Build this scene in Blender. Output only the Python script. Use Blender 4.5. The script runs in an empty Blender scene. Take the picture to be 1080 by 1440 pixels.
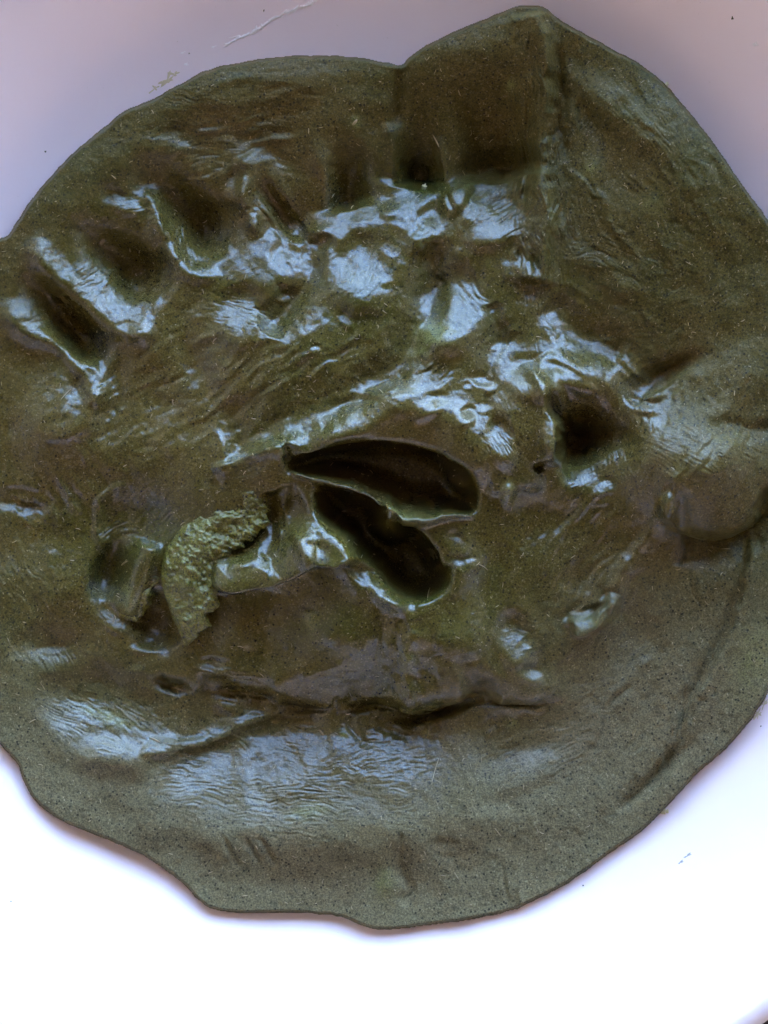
import bpy, math, random
import numpy as np
from mathutils import Vector

random.seed(7)
rng = np.random.RandomState(11)
R = math.radians
S = 0.00025            # metres per modelling unit (a quarter of a millimetre)
D = 0.70               # camera height above the bowl floor
CX, CY = 540.0, 720.0  # modelling unit that lies under the camera

# ------------------------------------------------------------------ camera, sky, sun, exposure
sc = bpy.context.scene
cam = bpy.data.cameras.new("camera")
cam.sensor_fit = 'VERTICAL'
cam.sensor_height = 24
cam.lens = 24 * D / (1440 * S)
cam.clip_start = 0.01
cam.clip_end = 200
camo = bpy.data.objects.new("camera", cam)
camo.location = (0, 0, D)
sc.collection.objects.link(camo)
sc.camera = camo

SUN_EL, SUN_AZ = 64, 168        # degrees; azimuth clockwise from +Y (towards the top of the picture)
world = bpy.data.worlds.new("World")
sc.world = world
world.use_nodes = True
wn = world.node_tree
bg = wn.nodes["Background"]
sky = wn.nodes.new("ShaderNodeTexSky")
sky.sky_type = 'NISHITA'
sky.sun_disc = False
sky.ozone_density = 3.0
sky.dust_density = 1.0
sky.sun_elevation = R(SUN_EL)
sky.sun_rotation = R(SUN_AZ)
wn.links.new(sky.outputs[0], bg.inputs[0])
bg.inputs[1].default_value = 0.15
sun = bpy.data.lights.new("sun", 'SUN')
sun.energy = 4.5
sun.angle = R(0.5)
sun.color = (1.0, 0.95, 0.88)
suno = bpy.data.objects.new("sun", sun)
d = Vector((math.sin(R(SUN_AZ)) * math.cos(R(SUN_EL)), math.cos(R(SUN_AZ)) * math.cos(R(SUN_EL)), math.sin(R(SUN_EL))))
suno.rotation_euler = d.to_track_quat('Z', 'Y').to_euler()
suno.location = d * 5
sc.collection.objects.link(suno)
sc.view_settings.view_transform = 'Standard'
sc.view_settings.look = 'None'
sc.view_settings.gamma = 1
sc.view_settings.exposure = 4.95
sc.cycles.max_bounces = 8

# ------------------------------------------------------------------ small helpers
def link(o, parent=None):
    sc.collection.objects.link(o)
    if parent: o.parent = parent
    return o

def mesh_obj(name, v, f, mat, parent=None, smooth=True):
    me = bpy.data.meshes.new(name)
    v = np.asarray(v, dtype=np.float32)
    if isinstance(f, np.ndarray):
        n, k = f.shape
        me.vertices.add(len(v)); me.vertices.foreach_set("co", v.ravel())
        me.loops.add(n * k); me.loops.foreach_set("vertex_index", f.astype(np.int32).ravel())
        me.polygons.add(n)
        me.polygons.foreach_set("loop_start", (np.arange(n) * k).astype(np.int32))
        me.polygons.foreach_set("loop_total", np.full(n, k, dtype=np.int32))
        me.update(calc_edges=True)
    else:
        me.from_pydata([tuple(map(float, p)) for p in v], [], f)
    if smooth:
        me.polygons.foreach_set("use_smooth", np.ones(len(me.polygons), dtype=bool))
    me.materials.append(mat)
    return link(bpy.data.objects.new(name, me), parent)

def tag(o, label=None, cat=None, group=None, kind=None):
    for k, val in (("label", label), ("category", cat), ("group", group), ("kind", kind)):
        if val: o[k] = val
    return o

# bowl floor and wall as a height over radius, all in modelling units
BCX, BCY = 516.0, 660.0
def bowl_profile(r):
    a = np.maximum(r - 260.0, 0)
    return 0.00050 * a ** 2
def bowl_h(x, y):
    return bowl_profile(np.hypot(x - BCX, y - BCY))

def to_world(px, py, h):
    """outline measured at the camera's own distance -> metres at height h"""
    z = h * S
    k = (D - z) / D
    return (px - CX) * S * k, (CY - py) * S * k, z

# ------------------------------------------------------------------ value noise in numpy
def lattice(seed):
    r = np.random.RandomState(seed)
    return r.rand(256, 256).astype(np.float32) * 2 - 1
_L = [lattice(100 + i) for i in range(12)]
def vnoise(u, v, k=0):
    L = _L[k % 12]
    iu = np.floor(u).astype(np.int64); iv = np.floor(v).astype(np.int64)
    fu = (u - iu).astype(np.float32); fv = (v - iv).astype(np.float32)
    fu = fu * fu * (3 - 2 * fu); fv = fv * fv * (3 - 2 * fv)
    a = L[iu & 255, iv & 255]; b = L[(iu + 1) & 255, iv & 255]
    c = L[iu & 255, (iv + 1) & 255]; e = L[(iu + 1) & 255, (iv + 1) & 255]
    return (a * (1 - fu) + b * fu) * (1 - fv) + (c * (1 - fu) + e * fu) * fv
def fbm(x, y, lam, oct=4, k=0):
    s = 0; a = 1; t = 0
    for i in range(oct):
        s = s + a * vnoise(x / lam + 17.3 * i, y / lam - 9.1 * i, k + i); t += a
        a *= .5; lam *= .5
    return s / t

# ------------------------------------------------------------------ height sheet the dough is sculpted on
Q = 1.25
gx = np.arange(-100, 1190 + Q, Q, dtype=np.float32)
gy = np.arange(-16, 1336 + Q, Q, dtype=np.float32)
X, Y = np.meshgrid(gx, gy)
H = np.zeros_like(X)
X0, Y0 = X, Y
X = X0 + 7.0 * fbm(X0, Y0, 75, 4, 3) + 1.2 * fbm(X0, Y0, 16, 3, 8)     # no traced line stays clean: everything is sculpted in gently warped space
Y = Y0 + 7.0 * fbm(X0, Y0, 75, 4, 9) + 1.2 * fbm(X0, Y0, 16, 3, 1)

def win(cx0, cy0, cx1, cy1):
    i0 = max(int((cx0 - gx[0]) / Q), 0); i1 = min(int((cx1 - gx[0]) / Q) + 2, len(gx))
    j0 = max(int((cy0 - gy[0]) / Q), 0); j1 = min(int((cy1 - gy[0]) / Q) + 2, len(gy))
    return slice(j0, j1), slice(i0, i1)

def uv(cx, cy, ang, sl):
    c, s_ = math.cos(R(ang)), math.sin(R(ang))
    dx, dy = X[sl] - cx, Y[sl] - cy
    return dx * c + dy * s_, -dx * s_ + dy * c

def G(cx, cy, a, b, ang, h, p=2.0, A=None):
    """bump or dent, half-sizes a b, long axis turned ang (clockwise)"""
    A = H if A is None else A
    m = 2.6 * max(a, b)
    sl = win(cx - m, cy - m, cx + m, cy + m)
    u, v = uv(cx, cy, ang, sl)
    q = (u / a) ** 2 + (v / b) ** 2
    A[sl] += h * np.exp(-q ** (p / 2))

def T(cx, cy, a, b, ang, slope, dirn=0.0):
    """a facet: leans the surface there so it rises downwards by slope; flat outside"""
    m = 2.6 * max(a, b)
    sl = win(cx - m, cy - m, cx + m, cy + m)
    u, v = uv(cx, cy, ang, sl)
    q = (u / a) ** 2 + (v / b) ** 2
    dd = (Y[sl] - cy) * math.cos(R(dirn)) + (X[sl] - cx) * math.sin(R(dirn))
    H[sl] += slope * dd * np.exp(-q ** 2.2)

def smooth_poly(pts, closed=False, n=6):
    P = np.array(pts, dtype=float)
    N = len(P); out = []
    rngi = range(N if closed else N - 1)
    for i in rngi:
        p0 = P[(i - 1) % N] if closed or i > 0 else P[0]
        p1 = P[i]; p2 = P[(i + 1) % N]
        p3 = P[(i + 2) % N] if closed or i + 2 < N else P[-1]
        for k in range(n):
            t = k / n
            out.append(.5 * ((2 * p1) + (-p0 + p2) * t + (2 * p0 - 5 * p1 + 4 * p2 - p3) * t * t + (-p0 + 3 * p1 - 3 * p2 + p3) * t ** 3))
    if not closed: out.append(P[-1])
    return np.array(out)

def seg_dist(x, y, P, closed):
    best = np.full(x.shape, 1e9, np.float32); side = np.zeros(x.shape, np.float32); par = np.zeros(x.shape, np.float32)
    n = len(P); m = n if closed else n - 1
    for i in range(m):
        ax, ay = P[i]; bx, by = P[(i + 1) % n]
        ex, ey = bx - ax, by - ay; L2 = ex * ex + ey * ey + 1e-9
        t = np.clip(((x - ax) * ex + (y - ay) * ey) / L2, 0, 1)
        dx, dy = x - ax - t * ex, y - ay - t * ey
        dd = np.sqrt(dx * dx + dy * dy)
        w = dd < best
        best = np.where(w, dd, best)
        side = np.where(w, np.sign(ex * (y - ay) - ey * (x - ax)), side)
        par = np.where(w, (i + t) / m, par)
    return best, side, par

def St(pts, wl, wr, h, p=2.0, taper=.15, A=None, wob=0.0):
    """ridge or groove along a line. wr: width on the right hand of travel (y down), wl: on the left"""
    A = H if A is None else A
    P = smooth_poly(pts, False, 5)
    m = 2.8 * max(wl, wr)
    sl = win(P[:, 0].min() - m, P[:, 1].min() - m, P[:, 0].max() + m, P[:, 1].max() + m)
    xs, ys = X[sl], Y[sl]
    if wob:
        xs = xs + wob * fbm(xs, ys, 22, 3, 3); ys = ys + wob * fbm(xs, ys, 22, 3, 7)
    dd, sd, t = seg_dist(xs, ys, P, False)
    w = np.where(sd > 0, wr, wl)
    ln = np.hypot(*np.diff(P, axis=0).T).sum(); taper = min(max(taper, 20 / ln), .5)
    tp = np.clip(np.minimum(t, 1 - t) / taper, 0, 1)
    tp = tp * tp * (3 - 2 * tp)
    A[sl] += h * np.exp(-(dd / w) ** p) * tp

def inside(x, y, P):
    c = np.zeros(x.shape, bool); n = len(P)
    for i in range(n):
        ax, ay = P[i]; bx, by = P[(i + 1) % n]
        if ay == by: continue
        c ^= ((ay > y) != (by > y)) & (x < (bx - ax) * (y - ay) / (by - ay) + ax)
    return c

def Po(pts, edge, h, A=None, wob=0.0, out=4.0, pw=2.0, soft=0.0):
    """hole or plateau with a traced outline and an edge so many units wide"""
    A = H if A is None else A
    P = smooth_poly(pts, True, 5); m = 6 + out * 3
    sl = win(P[:, 0].min() - m, P[:, 1].min() - m, P[:, 0].max() + m, P[:, 1].max() + m)
    xs, ys = X[sl], Y[sl]
    if wob:
        xs = xs + wob * fbm(xs, ys, 16, 3, 2); ys = ys + wob * fbm(xs, ys, 16, 3, 5)
    dd, _, _ = seg_dist(xs, ys, P, True)
    t = np.clip(np.where(inside(xs, ys, P), dd, -dd) / edge, 0, 1)
    c_ = 1 - (1 - t) ** pw
    if soft:
        K = np.exp(-(np.arange(-int(3 * soft), int(3 * soft) + 1) / soft) ** 2 / 2); K /= K.sum()
        c_ = np.apply_along_axis(lambda m_: np.convolve(m_, K, 'same'), 0, c_)
        c_ = np.apply_along_axis(lambda m_: np.convolve(m_, K, 'same'), 1, c_)
    A[sl] += h * c_

def Pit(cx, cy, a, b, ang, h, lip=.78, pv=2.0, upw=.32):
    """a finger's dent: slides down along ang over 2a, then turns up short and steep"""
    m = 2.2 * max(a, b)
    sl = win(cx - m, cy - m, cx + m, cy + m)
    u, v = uv(cx, cy, ang, sl)
    u = u + 9 * fbm(X[sl], Y[sl], 34, 3, 4); v = v + 7 * fbm(X[sl], Y[sl], 46, 2, 7)
    s_ = (u / a + 1) / 2
    down = sstep(-.15, lip, s_) * .6 + .4 * np.clip(s_ / lip, 0, 1)
    up = 1 - sstep(lip - .04, lip + upw, s_)
    w = b * (.75 + .45 * np.clip(s_, 0, 1))
    H[sl] += h * down * up * np.exp(-np.abs(v / w) ** pv)

def W(cx, cy, a, b, ang, lam, amp, stretch=9.0, grain=0, k=0, mask_ang=None, sharp=True):
    """stretched skin wrinkles running along ang inside an oval patch"""
    amp = amp * .46; lam = lam * .44; stretch = stretch * .95
    mm = 2.2 * max(a, b)
    sl = win(cx - mm, cy - mm, cx + mm, cy + mm)
    um, vm = uv(cx, cy, ang if mask_ang is None else mask_ang, sl)
    q = (um / a) ** 2 + (vm / b) ** 2
    u, v = uv(cx, cy, ang, sl)
    xs, ys = X[sl], Y[sl]
    v = v + 9 * vnoise(xs / 40, ys / 40, k) + 2 * vnoise(xs / 15, ys / 15, k + 1)
    n = vnoise(u / (lam * stretch) + 31 * k + 50, v / lam + 50, k + 2) + .5 * vnoise(u / (lam * stretch * .5) + 90, v / (lam * .5) + 70, k + 3)
    if sharp: n = .8 - np.abs(n) * 1.6
    patch = .55 + .75 * vnoise(xs / 30 + 7 * k, ys / 30, k + 5) + .4 * vnoise(xs / 9 + 3 * k, ys / 9, k + 6)
    H[sl] += amp * n * np.exp(-q ** 1.6) * np.clip(patch, .15, 1.3)

OUT = [(-8,345),(12,330),(40,288),(75,245),(110,210),(150,177),(178,155),(215,140),(270,110),(292,99),(340,88),(400,80),(470,79),(520,84),(552,90),(565,92),(580,78),(604,62),(640,45),(680,28),(720,12),(745,8),(766,12),(786,28),(820,46),(860,69),(900,91),(935,118),(960,148),(985,178),(1010,212),(1040,255),(1065,290),(1085,318),(1115,375),(1140,455),(1150,560),(1142,700),(1122,830),(1098,920),(1078,975),(1055,1012),(1020,1053),(980,1088),(940,1131),(905,1165),(850,1205),(800,1240),(733,1275),(724,1279),(660,1293),(600,1301),(545,1307),(510,1301),(480,1289),(420,1283),(340,1283),(297,1277),(270,1256),(245,1232),(200,1202),(150,1180),(90,1155),(55,1131),(35,1102),(22,1070),(0,1046),(-32,990),(-60,900),(-76,780),(-76,640),(-66,520),(-42,420)]
PO = smooth_poly(OUT, True, 4)
# signed distance on a coarse sheet, then stretched up
cxs = np.arange(gx[0] - 8, gx[-1] + 16, 4.0); cys = np.arange(gy[0] - 8, gy[-1] + 16, 4.0)
XC, YC = np.meshgrid(cxs, cys)
dc, _, _ = seg_dist(XC, YC, PO, True)
dc = np.where(inside(XC, YC, PO), dc, -dc)
fi = (X0 - cxs[0]) / 4; fj = (Y0 - cys[0]) / 4
i0 = fi.astype(int); j0 = fj.astype(int); fi -= i0; fj -= j0
SD = (dc[j0, i0] * (1 - fi) + dc[j0, i0 + 1] * fi) * (1 - fj) + (dc[j0 + 1, i0] * (1 - fi) + dc[j0 + 1, i0 + 1] * fi) * fj
SD = SD + 1.6 * fbm(X0, Y0, 14, 3, 4) * (np.abs(SD) < 30)
SD = SD.astype(np.float32)

def sstep(a, b, x):
    t = np.clip((x - a) / (b - a), 0, 1)
    return t * t * (3 - 2 * t)

# thick rounded upper lip, thin lower apron
thick = 11 + 44 * (1 - sstep(250, 1000, Y))
rad = 4.5 + 1.5 * fbm(X, Y, 60, 2, 2)
e = np.clip(SD / rad, 0, 1)
lip = thick * np.sqrt(np.clip(1 - (1 - e) ** 2, 0, 1))
H += lip + 9 * sstep(0, 70, SD) * (1 + .5 * fbm(X, Y, 90, 2, 5))
H += 104 * np.exp(-(((X - 560) / 470) ** 2 + ((Y - 660) / 370) ** 2) ** 1.05)      # the heap in the middle
H += 5 * fbm(X, Y, 120, 3, 1) + 2.2 * fbm(X, Y, 54, 2, 6) + 1.0 * fbm(X, Y, 24, 2, 2)

# ---- row of finger pits under the upper lip
St([(250,330),(330,330),(400,312),(490,288),(590,262),(690,252),(748,262)], 46, 40, -11, p=1.7, taper=.1)
Pit(248, 286, 88, 31, 43, -54)
Pit(160, 358, 86, 29, 38, -54)
Pit(84, 442, 80, 24, 46, -54)
Pit(392, 292, 62, 28, 42, -34); G(405, 278, 30, 11, 50, 10); G(384, 305, 28, 8, 52, 9)
Pit(488, 244, 56, 24, 82, -42, upw=.12, lip=.85); G(455, 240, 12, 40, -20, 8)
Pit(588, 208, 66, 32, 92, -40, upw=.09, lip=.85); G(588, 242, 20, 18, 0, -24)
Pit(694, 176, 92, 50, 80, -42, pv=4, upw=.06, lip=.88); G(715, 234, 34, 20, -6, -22)
G(676, 150, 90, 40, -10, -6)
St([(338,215),(346,250),(344,290),(368,335)], 18, 10, 12, wob=4)
T(332, 262, 20, 26, 30, .45, 25); T(355, 310, 9, 18, -30, .35, 25)
St([(200,262),(218,300),(232,350),(262,384),(310,388)], 14, 12, 12, wob=4); T(232, 355, 14, 22, -25, .4, 25)
St([(30,335),(75,385),(125,435),(165,462),(225,468)], 18, 15, 15, wob=4)
St([(8,420),(38,470),(85,490),(122,528),(140,575)], 20, 15, 17, wob=4)
G(86, 590, 60, 62, 0, 20); T(118, 560, 26, 44, 15, .42, 30); T(85, 600, 24, 18, 0, .3, 20)
T(115, 500, 20, 10, 40, .3, 30); T(185, 462, 26, 10, 10, .3, 10)
St([(548,170),(550,215),(552,262)], 12, 10, 8)
St([(612,190),(622,235),(626,262)], 10, 8, 10)
G(640, 278, 27, 19, -55, 16, p=4); St([(622,264),(640,305)], 4, 4, -6)
T(672, 290, 30, 22, -40, .3)
# upper skin
G(300, 150, 120, 45, -15, 8); G(480, 170, 90, 60, 0, 6); G(380, 215, 60, 14, 30, -6); G(200, 215, 90, 26, -40, 5)
T(250, 195, 22, 20, 30, .34, 15); T(170, 285, 26, 14, 35, .45, 20); T(330, 135, 60, 16, -5, .14)
St([(565,92),(566,130),(558,180)], 9, 9, -10)
G(650, 100, 80, 60, -20, 8); G(655, 70, 130, 46, -14, 16); G(380, 120, 170, 34, -6, 12); G(140, 230, 110, 30, -44, 10)
St([(380,300),(490,280),(590,258),(700,250),(760,270)], 120, 30, -17, p=1.8, taper=.25)
# long stretched fold under the peak
St([(752,10),(768,80),(764,160),(762,240),(768,320),(764,400)], 13, 34, 25, p=1.8, taper=.02, wob=5)
St([(741,120),(746,190),(744,250),(732,285)], 10, 5, -10, taper=.2)
St([(786,60),(792,110),(788,180),(794,235)], 8, 12, -9, taper=.25, wob=5)
G(755, 366, 8, 24, -12, -14)
T(738, 372, 9, 26, -14, .45, -10)
# upper right dome
G(930, 310, 140, 130, 30, 28); G(945, 200, 120, 50, 52, 20); G(830, 330, 60, 90, -20, -10); G(840, 130, 70, 50, 35, 7)
G(828, 168, 12, 36, -28, -9); G(880, 165, 60, 30, 35, 6)
G(845, 300, 26, 60, -30, 6); G(860, 385, 50, 16, 30, 5); T(865, 395, 26, 14, 20, .22)
G(850, 470, 90, 34, 38, -18, p=1.6)
St([(770,420),(815,470),(880,505)], 22, 22, -12)
# ---- the rising middle with its glossy facets
T(600, 322, 40, 19, -62, .48); T(545, 292, 16, 15, -60, .36)
T(506, 388, 52, 42, -72, .46); T(500, 350, 12, 24, 0, .2)
T(336, 450, 36, 42, 10, .50, 8)
T(404, 375, 34, 23, 62, .50, 18); T(397, 419, 12, 9, 0, .5)
T(640, 436, 56, 60, 35, .52); T(612, 468, 30, 22, 0, .24)
T(702, 312, 48, 28, -42, .50)
T(448, 495, 10, 8, 0, .5); T(485, 450, 8, 14, -30, .4)
St([(452,322),(432,375),(408,425),(372,475)], 22, 24, -24, wob=5)
St([(562,320),(542,360)], 16, 18, -7)
St([(612,330),(606,420),(578,480),(545,525),(470,575),(390,605),(310,632)], 22, 34, -27, p=1.9, taper=.08, wob=5)
G(705, 478, 60, 30, 12, -13); St([(692,425),(700,480),(668,548)], 12, 14, -9, wob=4)
G(215, 540, 90, 60, 30, -6); G(440, 480, 50, 40, 0, 8); G(275, 515, 20, 52, -25, -12); G(200, 470, 36, 60, 25, 8); G(180, 640, 90, 30, -8, 5); G(330, 575, 60, 18, -30, -9); G(160, 560, 16, 60, 8, -8)
# ---- arch over the two hollows
St([(325,655),(380,628),(430,604),(500,576),(560,568),(625,588),(672,632),(690,696)], 30, 30, 22, p=2, taper=.12)
T(492, 582, 50, 20, -14, .66); T(430, 606, 36, 9, -25, .32); T(548, 541, 28, 11, -32, .62); T(603, 571, 24, 14, -22, .6); T(656, 588, 12, 15, 40, .5)
St([(300,664),(350,640),(400,622)], 5, 20, 10, wob=3)
St([(404,618),(400,640),(396,655)], 12, 3, -14, taper=.3, wob=3); G(365, 650, 34, 11, -20, -9)
HA = [(402,660),(428,630),(470,612),(520,606),(582,613),(636,634),(664,674),(670,716),(640,724),(600,716),(556,712),(545,700),(500,682),(450,668)]
HB = [(447,674),(480,680),(520,690),(543,712),(546,738),(566,730),(592,736),(620,768),(634,800),(626,832),(595,846),(560,836),(530,806),(505,776),(470,752),(448,722)]
Po(HA, 37, -118, wob=5, pw=2.0, soft=4.0, out=8); Po(HB, 44, -118, wob=5, pw=1.8, soft=4.5, out=8)
St([(405,664),(450,672),(510,688),(545,712),(600,724),(672,722)], 6, 5, 14, p=2, taper=.05, wob=4)
St([(545,708),(549,738)], 8, 6, 18)
G(548, 704, 9, 6, 20, 6)
St([(486,776),(512,818),(553,852),(600,854),(640,824),(652,780)], 16, 26, 15, taper=.12, wob=4)
T(530, 826, 44, 16, 42, .7, 28)
St([(640,745),(660,780),(680,800)], 14, 14, 6); T(645, 765, 10, 20, -30, .5)
# shelf and tube left of the hollows
St([(290,822),(345,818),(400,802),(455,782),(508,790)], 44, 8, 38, p=2, taper=.14, wob=5)
T(424, 742, 17, 46, -14, .55, 12); T(452, 776, 26, 11, 15, .55); T(395, 740, 4, 16, 0, .5, -30)
St([(372,690),(386,740),(368,800)], 24, 12, -20, taper=.2, wob=4)
G(350, 750, 22, 40, 50, -34)
T(345, 785, 16, 9, -20, .5)
# left recess, tab and pits
G(178, 732, 52, 42, -25, -19, p=3); G(235, 725, 40, 34, -20, -9)
St([(140,778),(132,730),(142,700),(178,680)], 6, 10, 6, wob=3)
G(152, 806, 22, 36, 15, -42, p=3); G(222, 872, 36, 34, 30, -36, p=3)
St([(208,755),(198,810),(182,872)], 17, 17, 24, p=3, taper=.06)
T(160, 872, 26, 15, 40, .4); T(205, 908, 24, 10, 0, .5); T(190, 938, 14, 8, 0, .3)
G(72, 905, 36, 22, 0, -14); T(72, 912, 22, 8, 0, .3); T(38, 697, 30, 11, 15, .5)
St([(-10,700),(30,710),(75,716)], 14, 10, -9, wob=4)
# nose shaped lump and its nostril
G(742, 590, 46, 84, 10, 24, p=2.6)
St([(745,505),(768,560),(772,620),(765,660)], 26, 13, 15, p=2.2, taper=.12, wob=3)
G(815, 530, 50, 26, 8, 20)
Pit(832, 612, 60, 34, 172, -96, lip=.86, pv=2.1, upw=.13); G(808, 612, 22, 22, 0, -22)
T(752, 532, 46, 30, 10, .50); T(772, 600, 12, 46, 4, .5, 10); T(706, 625, 17, 34, -14, .55); T(806, 535, 38, 12, 32, .45)
G(772, 528, 26, 9, 38, -7)
T(688, 545, 12, 9, -50, .5); T(680, 575, 12, 9, 0, .3)
G(757, 662, 6, 5, 20, -18)
St([(682,690),(712,690),(735,684),(768,686)], 24, 7, 11, taper=.2, wob=6)
G(715, 696, 8, 14, 0, 10, p=3)
St([(790,660),(830,668),(868,655),(892,610)], 12, 14, -6)
T(848, 686, 20, 12, -40, .5, -15); T(852, 704, 14, 7, -20, .5)
T(655, 545, 6, 6, 0, .4)
G(780, 720, 60, 26, 15, -8)
# right bulge
G(975, 655, 86, 78, 25, 62, p=2.6); G(1050, 640, 70, 80, 0, 14)
St([(930,712),(975,744),(1010,752),(1050,737),(1085,700),(1115,660)], 12, 34, -32, taper=.3, wob=8)
G(925, 530, 46, 13, -28, -20); G(960, 512, 30, 10, -20, -8)
St([(965,592),(1040,602),(1120,606)], 12, 22, -9, wob=6, taper=.4)
T(903, 568, 20, 13, 30, .55, 10); G(918, 556, 12, 9, 0, 7, p=4); T(985, 640, 40, 26, 35, .16)
G(1035, 540, 80, 46, -30, 16)
# right apron
St([(1047,745),(1040,830),(1012,905),(975,980),(950,1050),(915,1100),(865,1145)], 6, 10, -8, taper=.08, wob=3)
G(940, 1075, 40, 9, -45, -13)
St([(1058,760),(1052,840),(1020,920),(985,990)], 8, 12, 5, wob=3)
T(1000, 800, 26, 40, 15, .16)
St([(800,882),(828,880),(856,862),(868,832)], 15, 9, 22, p=2.6, taper=.14, wob=3)
T(824, 862, 30, 8, -22, .6); T(848, 848, 7, 18, 24, .5); G(838, 856, 18, 2.5, -35, -4)
St([(862,842),(885,790),(925,735),(942,690)], 12, 16, 8, wob=5)
G(941, 700, 11, 36, 5, 15); T(940, 702, 9, 26, 5, .6)
St([(955,690),(966,740),(962,800)], 8, 10, -8)
T(893, 790, 14, 20, 30, .3)
# lower middle bulges and crease
G(560, 895, 150, 46, 2, 20); G(470, 900, 30, 40, 20, 7); G(650, 905, 40, 30, -10, 8); G(380, 910, 40, 40, 0, -7); G(535, 905, 12, 40, 10, -6); G(400, 846, 80, 22, -6, -7); G(700, 800, 30, 60, 20, -8); G(775, 742, 90, 34, 4, -8); G(830, 800, 20, 50, 35, -8); G(880, 900, 60, 40, -40, -8); G(330, 885, 26, 40, 10, 9); G(90, 820, 60, 30, 0, 8); G(75, 760, 60, 24, -10, -5); G(660, 860, 22, 40, 0, 6)
St([(190,955),(250,968),(330,978),(400,992),(470,992),(530,990),(600,1000),(660,982),(760,986)], 7, 40, -7, p=1.7, taper=.1, wob=16)
G(238, 962, 24, 8, 12, -16); G(350, 978, 36, 6, 8, -12); G(425, 990, 34, 8, 4, -13); G(508, 994, 24, 7, -8, -12); G(468, 998, 18, 22, 10, 10); G(385, 975, 14, 26, -10, 9); G(610, 996, 48, 12, -14, -44); G(540, 992, 22, 6, 10, -10); G(730, 986, 44, 6, 4, -10)
G(430, 950, 60, 24, -4, 9); G(575, 972, 40, 15, -8, 15); G(545, 978, 8, 6, 0, 5); G(640, 948, 46, 26, -15, 14); G(725, 955, 44, 22, 20, 12); G(330, 945, 34, 22, 20, 7); G(600, 905, 50, 34, -20, 8); St([(578,915),(572,960),(580,1000)], 10, 12, 9, wob=5); St([(650,915),(660,950),(690,985)], 16, 12, -8, wob=6); St([(488,1000),(500,1030),(530,1050)], 5, 7, -4, wob=5); St([(520,1000),(540,1025),(590,1040)], 5, 6, -4, wob=5)
G(520, 935, 40, 14, 80, -5)
T(724, 902, 24, 40, -15, .55); T(745, 948, 18, 12, 20, .5)
G(437, 864, 8, 9, 0, 3); T(440, 858, 10, 4, 20, .6)
St([(190,1056),(260,1052),(330,1026),(400,1000)], 16, 9, 14, taper=.2, wob=5)
T(300, 938, 24, 13, 5, .66); T(314, 980, 34, 20, 32, .68)
T(540, 980, 8, 9, 0, .7); T(692, 992, 30, 7, 0, .5); T(528, 1000, 20, 9, -10, .5); T(428, 1000, 30, 6, -12, .5)
# lower glossy apron
T(145, 1015, 88, 64, 24, .48, 6); T(165, 1058, 60, 26, 10, .18); T(112, 945, 60, 24, 30, .16)
T(470, 1092, 330, 112, 0, .42); T(406, 1060, 50, 60, 0, .14)
T(272, 1088, 50, 50, 0, .10)
T(562, 1062, 60, 60, -6, .12)
T(760, 1040, 66, 50, -15, .16); T(690, 1022, 9, 14, 0, .4); T(735, 1078, 60, 30, -22, .26)
G(228, 1080, 14, 90, 20, 5); G(342, 1080, 16, 80, 0, 6); G(655, 1060, 30, 80, 0, 7); G(480, 1050, 26, 34, 0, 5)
for ax in (312, 342, 364):
    St([(ax, 1172 + (ax - 312) * .1), (ax + 14, 1196), (ax + 26, 1222)], 3, 6, -4.5, taper=.4)
St([(572,1185),(566,1215),(575,1250),(566,1280)], 8, 10, -5, wob=4); G(545, 1240, 12, 34, 0, 4)
G(708, 1246, 3, 18, -10, -4); G(730, 1262, 4, 20, -8, 4); G(628, 1195, 20, 14, 20, -4); T(628, 1190, 18, 10, 10, .3)
G(567, 1182, 3, 9, 10, -5)

# ---- lips that hang over the hollows below them
DX = np.zeros_like(H); DY = np.zeros_like(H)
def Over(pts, wl, wr, dx, dy):
    if dx: St(pts, wl, wr, dx, A=DX, taper=.2)
    if dy: St(pts, wl, wr, dy, A=DY, taper=.2)
Over([(408,644),(438,620),(478,608),(530,604),(588,612),(640,634),(668,672)], 22, 7, -4, 17)
Over([(440,690),(470,680),(520,690),(543,712)], 12, 6, 0, 9)
Over([(556,728),(592,732),(620,762),(636,800)], 16, 6, -8, 9)
Over([(300,822),(345,820),(400,806),(455,786),(500,790)], 20, 7, 0, 15)
Over([(930,708),(975,736),(1010,744),(1050,728),(1085,694)], 28, 11, 0, 15)
Over([(545,984),(590,988),(630,976),(665,968)], 22, 7, 0, 15); Over([(400,982),(440,984),(470,984)], 14, 6, 0, 5); Over([(690,980),(730,982),(770,980)], 14, 6, 0, 7)
Over([(782,575),(785,620),(780,660)], 6, 14, 8, 0)
Over([(802,884),(828,882),(856,866)], 16, 6, 0, 7); Over([(885,566),(920,545),(950,530)], 16, 6, 2, 8)


# ---- wrinkles in the stretched skin
W(410, 1110, 100, 95, 3, 6.5, 2.2, k=0); W(275, 1095, 60, 65, 5, 6.5, 1.9, k=1); W(150, 1015, 95, 60, 24, 8, 2.2, k=2)
W(560, 1060, 85, 60, -8, 6.5, 1.8, k=3); W(760, 1070, 95, 70, -22, 7, 1.9, k=4); W(540, 1130, 160, 50, 2, 6, 1.3, k=5)
W(335, 450, 50, 50, 12, 6, 1.7, k=6); W(510, 385, 60, 55, -62, 6, 1.8, k=7); W(600, 320, 45, 26, -60, 6, 1.8, k=8)
W(703, 308, 55, 40, -42, 7, 3.0, k=9, stretch=11); W(640, 430, 60, 60, 30, 7, .7, k=10)
W(762, 220, 40, 220, 88, 6.5, 6.0, k=1, stretch=14, mask_ang=0); W(765, 330, 50, 80, 78, 6.5, 4.4, k=2, stretch=12, mask_ang=0)
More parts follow.
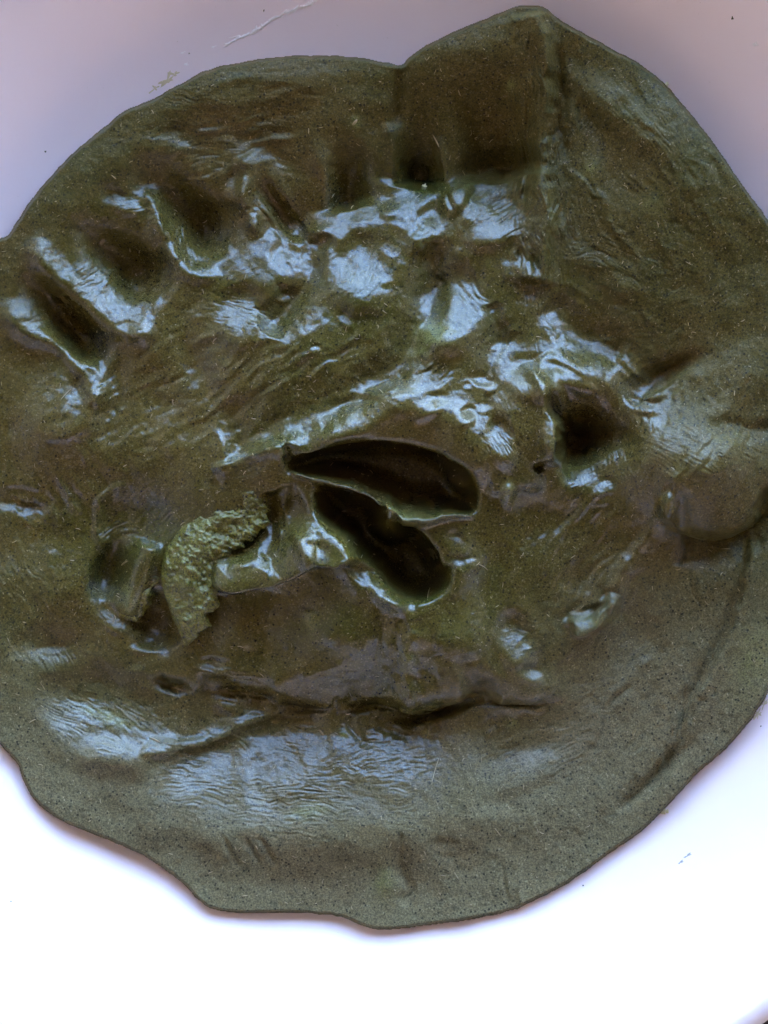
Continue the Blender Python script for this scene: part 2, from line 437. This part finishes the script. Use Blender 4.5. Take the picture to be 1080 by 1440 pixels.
W(340, 165, 110, 70, 8, 6, 1.8, k=3); W(250, 210, 60, 50, -20, 6, 1.8, k=4); W(200, 300, 60, 50, -30, 6, 2.0, k=5)
W(270, 320, 60, 50, 70, 6, 1.8, k=6); W(140, 390, 60, 40, -40, 7, 1.6, k=7); W(80, 450, 60, 40, -35, 6, 1.4, k=8)
W(330, 265, 40, 50, -25, 6, 1.8, k=9); W(400, 300, 60, 45, 45, 7, 2.0, k=10)
W(860, 640, 60, 80, 78, 6, 2.4, k=11, mask_ang=0); W(830, 680, 60, 30, -35, 6, 2.0, k=0); W(890, 600, 30, 60, 92, 6, 2, k=3, mask_ang=0)
W(975, 640, 75, 50, 28, 7, 2.6, k=1); W(1020, 560, 70, 60, -70, 9, 2.4, k=2); W(1040, 640, 60, 40, 20, 7, 2.2, k=3)
W(720, 570, 40, 90, 70, 5, 1.6, k=4, mask_ang=0); W(765, 590, 20, 70, 80, 5, 1.3, k=5, mask_ang=0); W(705, 640, 40, 40, 55, 5, 2.6, k=6)
W(860, 340, 120, 60, 20, 6, 2.0, k=7); W(900, 160, 70, 50, 50, 7, 2.2, k=8); W(830, 190, 50, 70, -60, 7, 2.0, k=9)
W(660, 235, 90, 50, 0, 9, .8, k=10); W(200, 730, 75, 55, -33, 7, 2.8, k=11); W(350, 660, 80, 26, -20, 6, 2.2, k=0)
W(470, 592, 70, 22, -20, 6, .7, k=1); W(430, 740, 60, 60, -80, 7, 1.6, k=3)
W(560, 900, 150, 60, -15, 12, 1.3, k=4); W(820, 860, 36, 18, -25, 5, 2.0, k=5); W(950, 870, 60, 150, 70, 8, 1.4, k=6)
W(735, 900, 30, 50, 0, 6, 1.6, k=7); W(800, 1000, 60, 50, -20, 7, 2.0, k=8); W(320, 960, 50, 40, 10, 7, 1.5, k=9)
W(960, 420, 130, 60, -30, 9, 1.4, k=10); W(810, 780, 90, 60, -50, 10, 1.3, k=11); W(100, 560, 60, 60, -60, 6, 1.2, k=0)
W(60, 880, 120, 80, 55, 8, 1.3, k=1); W(290, 900, 60, 50, 60, 10, 1.0, k=2)
W(560, 780, 90, 70, 40, 9, 1.2, k=3)
for a in [(240,545,200,90,-28,30,7,6,1),(430,500,150,70,-35,26,6,5,2),(560,900,190,60,78,34,8,3,3),(820,800,120,110,-52,30,7,5,4),(860,480,120,60,35,28,7,4,5),(340,180,170,70,-12,26,6,5,6),(900,250,150,120,60,30,7,4,7),(80,720,90,150,60,30,6,4,8),(660,370,120,70,60,26,5,4,9),(620,520,120,40,-25,24,6,4,10),(980,600,90,90,-60,28,8,4,11),(900,1000,100,140,-55,26,5,5,3)]:
    W(*a[:5], a[5], a[6], stretch=a[7], k=a[8], sharp=False)
H += 0.42 * fbm(X, Y, 7, 2, 8) + .9 * np.clip(fbm(X, Y, 26, 3, 9), -1, 1)
# cracks near the right rim
for i in range(14):
    t = i / 13
    x0 = 1015 - 110 * t + rng.uniform(-14, 14); y0 = 930 + 150 * t + rng.uniform(-14, 14)
    St([(x0, y0), (x0 - rng.uniform(2, 8), y0 + rng.uniform(8, 16)), (x0 - rng.uniform(6, 14), y0 + rng.uniform(20, 30))], 1.6, 1.6, -2.4, taper=.2, wob=3)

X, Y = X0, Y0
BH = bowl_h(X, Y).astype(np.float32)
H = np.where(SD > 0, H * np.clip(SD / 3, 0, 1) ** .5, SD * .8)
H = np.where(SD > 0, np.maximum(np.logaddexp(0, (H - 3) / 9) * 9, 1.0) * sstep(12, 45, SD) + H * (1 - sstep(12, 45, SD)), H)
ZH = BH + H

# ------------------------------------------------------------------ wetness and colour masks carried by the skin
wet = np.zeros_like(X)
wet += np.exp(-(((X - 470) / 560) ** 2 + ((Y - 600) / 450) ** 2) ** 2.2)
G(150, 1020, 110, 60, 20, .8, A=wet); G(400, 1080, 110, 100, 0, .8, A=wet); G(560, 1060, 90, 60, 0, .7, A=wet); G(275, 1080, 60, 60, 0, .7, A=wet)
G(770, 1030, 80, 60, 0, .6, A=wet)
G(900, 250, 200, 170, 30, -.6, A=wet); G(640, 110, 120, 60, 0, -.5, A=wet); G(450, 170, 120, 60, 0, -.45, A=wet); G(1020, 900, 60, 200, 20, -.5, A=wet)
G(1000, 550, 60, 50, 0, -.4, A=wet)
for a in [(530,670,120,50,10,-.3),(575,775,60,70,40,-.3),(825,612,44,32,0,-.3)]:
    G(*a, p=3, A=wet)
wet = np.clip(wet * sstep(0, 60, SD) + .22 * fbm(X, Y, 60, 3, 2), 0, 1)
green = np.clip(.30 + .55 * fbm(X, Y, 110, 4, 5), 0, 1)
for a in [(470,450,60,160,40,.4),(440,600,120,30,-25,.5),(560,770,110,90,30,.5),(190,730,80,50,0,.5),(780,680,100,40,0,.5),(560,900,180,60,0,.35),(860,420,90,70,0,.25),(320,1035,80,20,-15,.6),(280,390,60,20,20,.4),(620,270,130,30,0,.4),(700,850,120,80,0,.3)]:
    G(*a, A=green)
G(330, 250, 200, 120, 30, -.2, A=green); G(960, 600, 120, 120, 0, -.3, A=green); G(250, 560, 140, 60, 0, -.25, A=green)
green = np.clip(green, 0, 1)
pale = np.zeros_like(X)
for a in [(150,1008,36,8,20,1.0),(435,1140,26,10,-12,.7),(607,470,20,18,0,1.0),(600,495,30,8,0,.6),(437,872,10,14,0,.7),(715,690,12,14,0,.7),(500,172,8,9,0,.9),(718,121,7,9,0,.8),(830,240,14,10,-50,.6),(540,1240,14,22,0,.5),(598,1030,6,6,0,.6),(484,1032,7,6,0,.8),(720,1015,8,10,0,.6),(560,720,30,6,10,.5),(480,640,70,6,-10,.25),(850,870,30,8,0,.4),(1060,930,30,60,15,.4),(575,925,10,20,0,.4),(185,850,16,26,0,.8),(915,290,20,14,30,.4)]:
    G(*a, A=pale)
dry = np.clip(sstep(930, 1230, Y + .25 * np.abs(X - 540) - 30) + .6 * sstep(820, 1080, X + .25 * Y - 40) * sstep(720, 900, Y), 0, 1)
pale = np.clip(pale * (1 + .5 * fbm(X, Y, 9, 2, 3)), 0, 1)

# ------------------------------------------------------------------ node helpers
class NT:
    def __init__(s, name):
        s.m = bpy.data.materials.new(name); s.m.use_nodes = True
        s.n = s.m.node_tree.nodes; s.l = s.m.node_tree.links
        s.p = s.n["Principled BSDF"]
        s.tc = s.n.new("ShaderNodeTexCoord")
    def L(s, a, b): s.l.new(a, b)
    def val(s, sock, v):
        if hasattr(v, "is_output"): s.l.new(v, sock)
        else: sock.default_value = v
    def noise(s, scale, detail=4, rough=.55, vec=None, stretch=None):
        t = s.n.new("ShaderNodeTexNoise"); t.inputs["Scale"].default_value = scale
        t.inputs["Detail"].default_value = detail; t.inputs["Roughness"].default_value = rough
        src = vec or s.tc.outputs["Object"]
        if stretch:
            mp = s.n.new("ShaderNodeMapping"); mp.inputs["Scale"].default_value = stretch[0]; mp.inputs["Rotation"].default_value = (0, 0, R(stretch[1]))
            s.L(src, mp.inputs[0]); src = mp.outputs[0]
        s.L(src, t.inputs["Vector"]); return t.outputs["Fac"]
    def voro(s, scale, out="Distance", rnd=1.0):
        t = s.n.new("ShaderNodeTexVoronoi"); t.inputs["Scale"].default_value = scale; t.inputs["Randomness"].default_value = rnd
        s.L(s.tc.outputs["Object"], t.inputs["Vector"]); return t.outputs[out]
    def ramp(s, fac, a, b, va=0.0, vb=1.0):
        t = s.n.new("ShaderNodeMapRange"); t.interpolation_type = 'SMOOTHSTEP'
        s.val(t.inputs[0], fac)
        for i, v in enumerate((a, b, va, vb)): s.val(t.inputs[i + 1], v)
        return t.outputs[0]
    def math(s, op, a, b=0.0, clamp=False):
        t = s.n.new("ShaderNodeMath"); t.operation = op; t.use_clamp = clamp
        s.val(t.inputs[0], a); s.val(t.inputs[1], b); return t.outputs[0]
    def mix(s, fac, a, b):
        t = s.n.new("ShaderNodeMix"); t.data_type = 'RGBA'
        s.val(t.inputs[0], fac)
        for sock, v in ((t.inputs[6], a), (t.inputs[7], b)):
            if hasattr(v, "is_output"): s.l.new(v, sock)
            else: sock.default_value = (*v, 1)
        return t.outputs[2]
    def attr(s, name):
        t = s.n.new("ShaderNodeAttribute"); t.attribute_name = name; return t.outputs["Fac"]
    def bump(s, h, dist, strength=1.0, prev=None):
        t = s.n.new("ShaderNodeBump"); t.inputs["Distance"].default_value = dist; t.inputs["Strength"].default_value = strength
        s.L(h, t.inputs["Height"])
        if prev: s.L(prev, t.inputs["Normal"])
        return t.outputs[0]

def dough_material(name, flap=False):
    t = NT(name)
    if flap:
        wetv, greenv, palev, dryv = 0.95, 0.7, 0.55, 0.0
    else:
        wetv, greenv, palev, dryv = t.attr("wet"), t.attr("green"), t.attr("pale"), t.attr("dry")
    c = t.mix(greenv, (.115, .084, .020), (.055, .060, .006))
    big = t.noise(60, 6, .6)
    c = t.mix(t.ramp(big, .35, .7), c, t.mix(.5, c, (.125, .097, .022)))
    c = t.mix(t.math('MULTIPLY', dryv, .65), c, (.215, .180, .100))
    c = t.mix(palev, c, (.22, .22, .07) if not flap else (.25, .235, .03))
    gr = t.noise(900, 3, .7)
    c = t.mix(t.ramp(gr, .52, .70, 0, .45), c, (.23, .19, .095))
    v1 = t.voro(760); v1c = t.ramp(t.noise(420, 2, .6), .44, .56)
    c = t.mix(t.ramp(t.noise(500, 2), .58, .68, 0, .75), c, t.mix(.45, c, (.008, .010, .006)))
    c = t.mix(t.math('MULTIPLY', t.ramp(v1, .30, .18), t.math('MULTIPLY', v1c, t.math('ADD', t.math('MULTIPLY', dryv, .2), .42))), c, (.30, .27, .15))
    v2 = t.voro(560)
    c = t.mix(t.math('MULTIPLY', t.ramp(v2, .26, .16, 0, .8), t.ramp(t.noise(310, 2, .6), .40, .50)), c, (.012, .012, .008))
    c = t.mix(t.ramp(t.noise(1700, 2, .8), .38, .60, .70, 0), c, t.mix(.75, c, (.008, .008, .003)))
    t.L(c, t.p.inputs["Base Color"])
    r = t.ramp(wetv, 0, 1, .52, .165)
    r = t.math('ADD', r, t.math('MULTIPLY', t.math('SUBTRACT', t.noise(180, 5, .65), .5), .22))
    r = t.math('ADD', r, t.math('MULTIPLY', dryv, .22), True)
    t.val(t.p.inputs['Specular IOR Level'], t.ramp(wetv, 0, .7, .18, .26))
    t.L(r, t.p.inputs["Roughness"])
    t.p.inputs["IOR"].default_value = 1.5
    t.val(t.p.inputs["Coat Weight"], t.ramp(wetv, .1, .8, .05, 1.0))
    t.p.inputs["Coat IOR"].default_value = 1.38
    t.L(t.math('SUBTRACT', r, .07, True), t.p.inputs["Coat Roughness"])
    b = t.bump(t.noise(620, 5, .66), .00042, .75)
    if not flap: t.L(t.ramp(wetv, 0, 1, .75, .36), b.node.inputs['Strength'])
    b = t.bump(t.noise(2100, 3, .7), .00012, .5, b)
    if flap: b = t.bump(t.noise(420, 5, .7), .0009, .7, b)
    t.L(b, t.p.inputs["Normal"]); t.L(b, t.p.inputs["Coat Normal"])
    return t.m

def plain(name, col, rough=.5, bumps=None, var=0.0, vs=40):
    t = NT(name)
    if var:
        n = t.noise(vs, 4)
        t.L(t.mix(t.ramp(n, .3, .7), tuple(x * (1 - var) for x in col), tuple(min(x * (1 + var), 1) for x in col)), t.p.inputs["Base Color"])
    else: t.p.inputs["Base Color"].default_value = (*col, 1)
    t.p.inputs["Roughness"].default_value = rough
    if bumps: t.L(t.bump(t.noise(bumps[0], 4), bumps[1], .6), t.p.inputs["Normal"])
    return t.m

# ------------------------------------------------------------------ surroundings: table under the bowl, an unseen roof added to shade it
def slab(name, x0, x1, y0, y1, z0, z1, mat):
    v = [(x, y, z) for z in (z0, z1) for y in (y0, y1) for x in (x0, x1)]
    f = [(0, 2, 3, 1), (4, 5, 7, 6), (0, 1, 5, 4), (2, 6, 7, 3), (0, 4, 6, 2), (1, 3, 7, 5)]
    return mesh_obj(name, v, f, mat, smooth=False)
ground = slab("ground", -30, 30, -30, 30, -.90, -.80, plain("stone_paving", (.42, .34, .24), .85, var=.25, vs=3))
tag(ground, kind="structure")
table = bpy.data.objects.new("table", None); link(table); table.location = (0, 0, -.02)
tag(table, "dark wooden table under the white bowl", "table")
wood = NT("dark_wood")
wood.L(wood.mix(wood.noise(6, 8, .7, stretch=((1, 14, 1), 0)), (.020, .012, .016), (.06, .035, .028)), wood.p.inputs["Base Color"])
wood.p.inputs["Roughness"].default_value = .45
def box_part(name, x0, x1, y0, y1, z0, z1, mat, par):
    o = slab(name, x0, x1, y0, y1, z0, z1, mat); o.parent = par; o.matrix_parent_inverse.identity(); return o
for i in range(8):
    box_part("plank", -.62 + i * .155, -.62 + i * .155 + .150, -.45, .45, .0, .0145, wood.m, table)
for sx in (-.55, .55):
    for sy in (-.38, .38):
        box_part("leg", sx - .03, sx + .03, sy - .03, sy + .03, -.78, -.002, wood.m, table)

# ------------------------------------------------------------------ white plastic bowl
RIM = 700.0
bw = NT("white_plastic")
bc = bw.mix(bw.ramp(bw.noise(14, 5, .6), .4, .75, 0, .5), (.93, .82, .855), (.91, .79, .83))
bc = bw.mix(bw.ramp(bw.noise(900, 2), .74, .80, 0, .35), bc, (.45, .40, .30))
bw.L(bc, bw.p.inputs["Base Color"])
bw.L(bw.ramp(bw.noise(60, 5, .7), .3, .7, .30, .46), bw.p.inputs["Roughness"])
nb = bw.bump(bw.noise(90, 4, .6, stretch=((1, 7, 1), 35)), .0002, .10)
bw.L(bw.bump(bw.noise(1500, 3), .00005, .4, nb), bw.p.inputs["Normal"])
prof = []
rs = list(np.linspace(0, 240, 8)) + list(np.linspace(260, 920, 64))
for r in rs: prof.append((r, float(bowl_profile(np.array(r)))))
rr, zz = prof[-1]
prof += [(rr + 5, zz + 6), (rr + 14, zz + 9), (rr + 30, zz + 8), (rr + 38, zz + 2), (rr + 38, zz - 14), (rr + 33, zz - 14), (rr + 30, zz - 4), (rr + 18, zz - 6)]
for r in rs[::-1]: prof.append((r + (6 if r > 280 else 0), float(bowl_profile(np.array(r))) - 10))
NS = 256
bv = []; bf = []
bwx, bwy = (BCX - CX) * S, (CY - BCY) * S
for i, (r, z) in enumerate(prof):
    # lay the profile by the same measure as the dough so that the two fit each other
    for j in range(NS):
        a = 2 * math.pi * j / NS
        px, py = BCX + r * math.cos(a), BCY + r * math.sin(a)
        bv.append(to_world(px, py, z))
n = len(prof)
for i in range(n - 1):
    for j in range(NS):
        k = (j + 1) % NS
        bf.append((i * NS + j, i * NS + k, (i + 1) * NS + k, (i + 1) * NS + j))
bowl = mesh_obj("bowl", bv, np.array(bf), bw.m)
tag(bowl, "wide white plastic bowl holding the green dough, scuffed with smears on its wall", "bowl")
table.location = (0, 0, -.0145 - .0026 - .0005)

# ------------------------------------------------------------------ the dough sheet
keep = SD > -7
wx, wy, wz = to_world(X + DX, Y + DY, ZH)
idx = np.arange(X.size).reshape(X.shape)
q = keep[:-1, :-1] & keep[1:, :-1] & keep[:-1, 1:] & keep[1:, 1:]
a, b, c, dq = idx[:-1, :-1][q], idx[1:, :-1][q], idx[1:, 1:][q], idx[:-1, 1:][q]
faces = np.stack([a, b, c, dq], 1)
used = np.zeros(X.size, bool); used[faces.ravel()] = True
remap = np.cumsum(used) - 1
faces = remap[faces]
co = np.stack([wx.ravel(), wy.ravel(), wz.ravel()], 1)[used]
dough = mesh_obj("dough", co, faces, dough_material("wet_dough"))
for nm, arr in (("wet", wet), ("green", green), ("pale", pale), ("dry", dry)):
    at = dough.data.attributes.new(nm, 'FLOAT', 'POINT')
    at.data.foreach_set("value", arr.ravel()[used].astype(np.float32))
tag(dough, "dark olive green wet dough spread over the bowl, poked with finger holes and folds", "dough")

def samp(A, px, py):
    fx = (np.asarray(px, float) - gx[0]) / Q; fy = (np.asarray(py, float) - gy[0]) / Q
    ix = np.clip(fx.astype(int), 0, A.shape[1] - 2); iy = np.clip(fy.astype(int), 0, A.shape[0] - 2)
    fx = fx - ix; fy = fy - iy
    return (A[iy, ix] * (1 - fx) + A[iy, ix + 1] * fx) * (1 - fy) + (A[iy + 1, ix] * (1 - fx) + A[iy + 1, ix + 1] * fx) * fy

# ------------------------------------------------------------------ torn pieces of skin: closed, thick, ragged-edged
def resample(pts, n):
    P = smooth_poly(pts, False, 12)
    L = np.r_[0, np.cumsum(np.hypot(*np.diff(P, axis=0).T))]
    t = np.linspace(0, L[-1], n)
    return np.stack([np.interp(t, L, P[:, 0]), np.interp(t, L, P[:, 1])], 1)
def flap(name, Lp, Rp, zl, zr, arch, thick, ragR, ragL, mat, nt=240, nv=90, rough=2.0, seed=0):
    A = resample(Lp, nt); B = resample(Rp, nt)
    tt = np.linspace(0, 1, nt)[:, None]; vv = np.linspace(0, 1, nv)[None, :]
    dirv = B - A; ln = np.hypot(dirv[:, 0], dirv[:, 1])[:, None] + 1e-6; un = dirv / ln
    s = np.linspace(0, 1, nt) * 400
    jag = ragR * (vnoise(s / 26, s * 0 + seed, 1) + .6 * vnoise(s / 11, s * 0 + seed, 2) + .25 * vnoise(s / 4, s * 0 + 3, 3))
    jagl = ragL * (vnoise(s / 20, s * 0 + seed + 3, 4) + .4 * vnoise(s / 6, s * 0 + seed, 5))
    ends = np.clip(np.minimum(tt[:, 0], 1 - tt[:, 0]) * 12, 0, 1)
    B2 = B + un * (jag * ends)[:, None]; A2 = A + un * (jagl * ends)[:, None]
    px = A2[:, None, 0] * (1 - vv) + B2[:, None, 0] * vv
    py = A2[:, None, 1] * (1 - vv) + B2[:, None, 1] * vv
    za = np.interp(tt[:, 0], np.linspace(0, 1, len(zl)), zl)[:, None]
    zb = np.interp(tt[:, 0], np.linspace(0, 1, len(zr)), zr)[:, None]
    z = za * (1 - vv) + zb * vv + arch * np.sin(math.pi * vv ** .8) * np.sin(math.pi * np.clip(tt * .96 + .02, 0, 1)) ** .5
    edge = np.minimum(np.minimum(vv, 1 - vv) * nv / 8, np.minimum(tt, 1 - tt) * nt / 8); edge = np.clip(edge, 0, 1) + 0 * z
    z = z + edge * rough * (fbm(px, py, 22, 5, 2) * 3.0 + np.abs(fbm(px, py, 8, 2, 6)) * 1.5)
    top = z + thick * .5 * np.sqrt(edge); bot = z - thick * .5 * np.sqrt(edge)
    V = []; 
    for zz_ in (top, bot):
        x_, y_, z_ = to_world(px, py, zz_); V.append(np.stack([x_.ravel(), y_.ravel(), z_.ravel()], 1))
    I = np.arange(nt * nv).reshape(nt, nv)
    F = np.stack([I[:-1, :-1], I[1:, :-1], I[1:, 1:], I[:-1, 1:]], -1).reshape(-1, 4)
    V = np.concatenate(V); F2 = F[:, ::-1] + nt * nv
    o = mesh_obj(name, V, np.concatenate([F, F2]), mat, dough)
    return o
flapmat = dough_material("torn_dough", True)
Lf = [(352,690),(310,701),(270,728),(243,756),(229,788),(228,822),(240,862),(260,908)]
Rf = [(374,690),(378,716),(372,742),(346,768),(316,788),(308,824),(296,866),(264,909)]
zL = [float(samp(ZH, x, y)) for x, y in Lf]
zb = max(np.median(zL), 0)
f1 = flap("torn_flap", Lf, Rf, [zL[0] + 4, zb + 6, zb + 4, zb + 2, zb, zb, zb - 2, zL[-1] - 2], [zb + 10, zb + 18, zb + 18, zb + 15, zb + 12, zb + 10, zb + 4, zL[-1] + 2], 13, 7, 7.5, 1.2, flapmat, rough=3.0)
f1["label"] = "pale green torn flap of dough with a ragged edge"
Ls = [(196,766),(188,798),(180,828),(173,850),(163,866)]
Rs = [(240,770),(232,800),(222,830),(213,852),(192,875)]
z0 = float(samp(ZH, 205, 755))
f2 = flap("dough_strand", Ls, Rs, [z0 - 6, z0 - 6, z0 - 6, z0 - 8, z0 - 10], [z0 - 6, z0 - 6, z0 - 6, z0 - 8, z0 - 8], 12, 9, 4.5, 4, flapmat, nt=90, nv=48, rough=3.2, seed=5)
f2["label"] = "pale stubby strand of dough hanging over a small pit"

# ------------------------------------------------------------------ straw and bran pieces stuck in the dough
def fibre_geo(px, py, ang, ln, w, bend, V, F, zoff=.2):
    n = 4; base = len(V)
    for i in range(n + 1):
        t = i / n - .5
        x = px + math.cos(ang) * ln * t - math.sin(ang) * bend * (t * t - .25) * ln
        y = py + math.sin(ang) * ln * t + math.cos(ang) * bend * (t * t - .25) * ln
        ww = w * (1 - .6 * abs(2 * t) ** 3)
        h = float(samp(ZH, x, y)) + zoff
        nx, ny = -math.sin(ang), math.cos(ang)
        for ox, oz in ((-.5, -.25), (0, .45), (.5, -.25)):
            V.append(to_world(x + nx * ox * ww, y + ny * ox * ww, h + oz * w))
    for i in range(n):
        for k in range(2):
            F.append((base + i * 3 + k, base + i * 3 + k + 1, base + i * 3 + k + 4, base + i * 3 + k + 3))
straw = plain("straw", (.30, .24, .13), .6, var=.3, vs=200)
big = [(613,198,1.1,20,2.6,.1),(499,172,-.9,10,5,.0),(646,131,1.2,9,1.4,0),(218,1041,.45,18,3.4,.1),(680,798,.6,15,1.1,.3),(612,622,.9,12,1.2,.1),(345,389,-1.3,9,1.4,0),(302,478,-.8,8,1.8,.2),(243,566,1.4,8,1.8,0),(93,554,-.8,20,1.2,.1),(46,1014,-.5,12,1.4,.2),(434,184,1.6,8,1.6,0),(160,249,.7,9,1.4,0),(603,835,-1.4,18,1.0,.2),(700,1170,.9,14,1.1,0),(642,1232,1,12,1.2,0),(612,1085,-1.3,38,1.3,.1),(968,370,.5,9,1.3,0),(1020,772,0,14,1.4,.1),(175,792,-.6,11,3,.1),(452,1030,.9,9,3.5,0),(60,965,1,13,1.2,0)]
for p in big:
    V, F = [], []; fibre_geo(*p, V, F, .5)
    mesh_obj("straw_fibre", V, F, straw, dough)
V, F = [], []
cnt = 0
while cnt < 1500:
    x, y = rng.uniform(0, 1080), rng.uniform(20, 1290)
    if samp(SD, x, y) < 8: continue
    if samp(H, x, y) < 8 and 600 < y < 850: continue
    fibre_geo(x, y, rng.uniform(0, math.pi), 2.2 + 6 * rng.rand() ** 3, rng.uniform(.7, 1.5), rng.uniform(-.5, .5), V, F); cnt += 1
ch = mesh_obj("chaff", V, F, straw, dough); tag(ch, kind="stuff")

# ------------------------------------------------------------------ smears on the bowl and crumbs lying on it
def blob(name, px, py, a, b, ang, h, mat, parent=None, seed=0, rag=.35, on_dough=False):
    V, F = [], []; nr, ns = 6, 30
    for i in range(nr + 1):
        for j in range(ns):
            th = 2 * math.pi * j / ns
            rj = 1 + rag * float(vnoise(np.array(math.cos(th) * 2.3 + seed * 3.1 + 20), np.array(math.sin(th) * 2.3 + 20 + seed), 2)) * 1.6 + rag * .5 * float(vnoise(np.array(math.cos(th) * 6 + seed + 20), np.array(math.sin(th) * 6 + 20), 3))
            r = i / nr
            x0, y0 = a * r * rj * math.cos(th), b * r * rj * math.sin(th)
            x = px + x0 * math.cos(R(ang)) - y0 * math.sin(R(ang)); y = py + x0 * math.sin(R(ang)) + y0 * math.cos(R(ang))
            z = float(bowl_h(x, y)) if not on_dough else float(samp(ZH, px, py))
            z += h * math.sqrt(max(1 - r * r, 0)) * (1 + .4 * float(vnoise(np.array(x / 3 + 40), np.array(y / 3 + 40), 4))) - .3
            V.append(to_world(x, y, z))
    for i in range(nr):
        for j in range(ns):
            k = (j + 1) % ns
            F.append((i * ns + j, i * ns + k, (i + 1) * ns + k, (i + 1) * ns + j))
    return mesh_obj(name, V, F, mat, parent)
resm = plain("dried_residue", (.93, .89, .91), .6, (700, .0002), var=.08, vs=300)
yel = plain("yellow_residue", (.66, .58, .38), .5, (500, .0002), var=.10, vs=200)
prev = None
pts = resample([(322,60),(345,50),(362,42),(392,22),(420,12),(448,-2)], 17)
for i, (x, y) in enumerate(pts):
    blob("residue", x + rng.uniform(-1.5, 1.5), y + rng.uniform(-1.5, 1.5), rng.uniform(6, 10), rng.uniform(1.8, 3.2), -32 + rng.uniform(-12, 12), rng.uniform(.7, 1.3), resm, bowl, i, .6)
for i, (x, y, a_, b_) in enumerate([(257,74,5,1.5),(262,91,3,2.5),(330,52,9,2),(300,66,4,1.2)]):
    blob("residue", x, y, a_, b_, -15, .6, resm, bowl, 40 + i, .6)
for i, (x, y, a_, b_, g_) in enumerate([(236,112,13,6,-35),(218,124,9,4,-40),(246,104,6,4,0),(1074,990,6,12,25),(1066,1004,4,7,30)]):
    blob("residue", x, y, a_, b_, g_, .5, yel, bowl, 60 + i, .7)
dark = plain("dark_crumb", (.10, .09, .05), .7); cream = plain("cream_crumb", (.72, .66, .40), .6); grey = plain("grey_crumb", (.30, .29, .27), .8)
crumbs = [
 (935,1141,4.5,4,0,4,cream,"cream coloured crumb touching the lower right edge of the dough"),
 (937,119,3.2,2.6,0,3.5,cream,"tiny cream crumb stuck against the upper right edge of the dough"),
 (597,262,3.0,2.6,0,3,cream,"tiny cream crumb in the pit under the peak of the dough"),
 (266,75,1.6,1.0,20,1,dark,"dark fleck beside the pale streak on the upper bowl wall"),
 (371,15,1.2,1.6,0,1,dark,"dark fleck just above the pale streak at the top of the bowl"),
 (64,213,1.3,1.3,0,1,dark,"dark dot on the bowl wall left of the dough's shoulder"),
 (1030,25,1.8,2.0,0,1,dark,"dark dot in the top right corner of the bowl"),
 (1062,62,3.6,2.8,0,1.4,resm,"white speck on the bowl wall by the right border"),
 (967,1203,6,1.6,-35,1,grey,"grey smudge of crumbs on the bright lower right bowl wall"),
 (958,1212,4,1.2,-35,1,grey,"small grey crumb just below the grey smudge"),
 (820,1245,1.3,1.3,0,1,dark,"dark dot on the bowl close under the dough's lower right edge"),
 (1070,1021,1.3,1.3,0,1,dark,"dark dot on the bowl by the right border beside the dough"),
 (15,1267,1.6,1.2,0,1,grey,"grey dot on the bright bowl wall at lower left"),
]
for i, (x, y, a_, b_, g_, h_, m_, lab) in enumerate(crumbs):
    o = blob("crumb", x, y, a_, b_, g_, h_, m_, None, 90 + i, .5, on_dough=(i == 2))
    tag(o, lab, "crumb", "crumbs and flecks lying about the bowl")

# ------------------------------------------------------------------ unseen roof and walls, added to limit the sky the dough reflects
pr = plain("blocker_dark", (.07, .048, .032), .8, var=.3, vs=4)
sky_blocker = bpy.data.objects.new("blocker_roof", None); link(sky_blocker); tag(sky_blocker, "unseen dark roof added to block the sky above the bowl", "roof")
RE = 2.0
box_part("blocker_roof_slab", -3.5, 3.5, -3.0, RE, 1.9, 1.96, pr, sky_blocker)
for sx in (-.36, .52): box_part("blocker_post", sx - .09, sx + .09, RE - .3, RE - .12, -.797, 1.897, pr, sky_blocker)  # unseen uprights added to split the reflected sky into bands
wallp = plain("pale_bounce", (.68, .56, .55), .85, var=.1, vs=2)  # pale so the added rear wall bounces light onto the bowl
wallm = plain("warm_bounce", (.36, .30, .26), .85, var=.15, vs=2)  # warm tone so the added side walls give a warm fill
for nm, x0, x1, y0, y1, lab in (("blocker_side_wall", -1.10, -0.95, -2.7, RE - .1, "unseen wall added to narrow the sky opening on the left"),
                            ("blocker_side_wall", 2.40, 2.55, -2.7, RE - .1, "unseen wall added to narrow the sky opening on the right"),
                            ("blocker_back_wall", -1.3, 2.7, -2.9, -2.703, "unseen pale wall added to block rear light and brighten the bowl")):
    w_ = slab(nm, x0, x1, y0, y1, -.797, 1.897, wallp if nm == "blocker_back_wall" else wallm); tag(w_, lab, "wall")
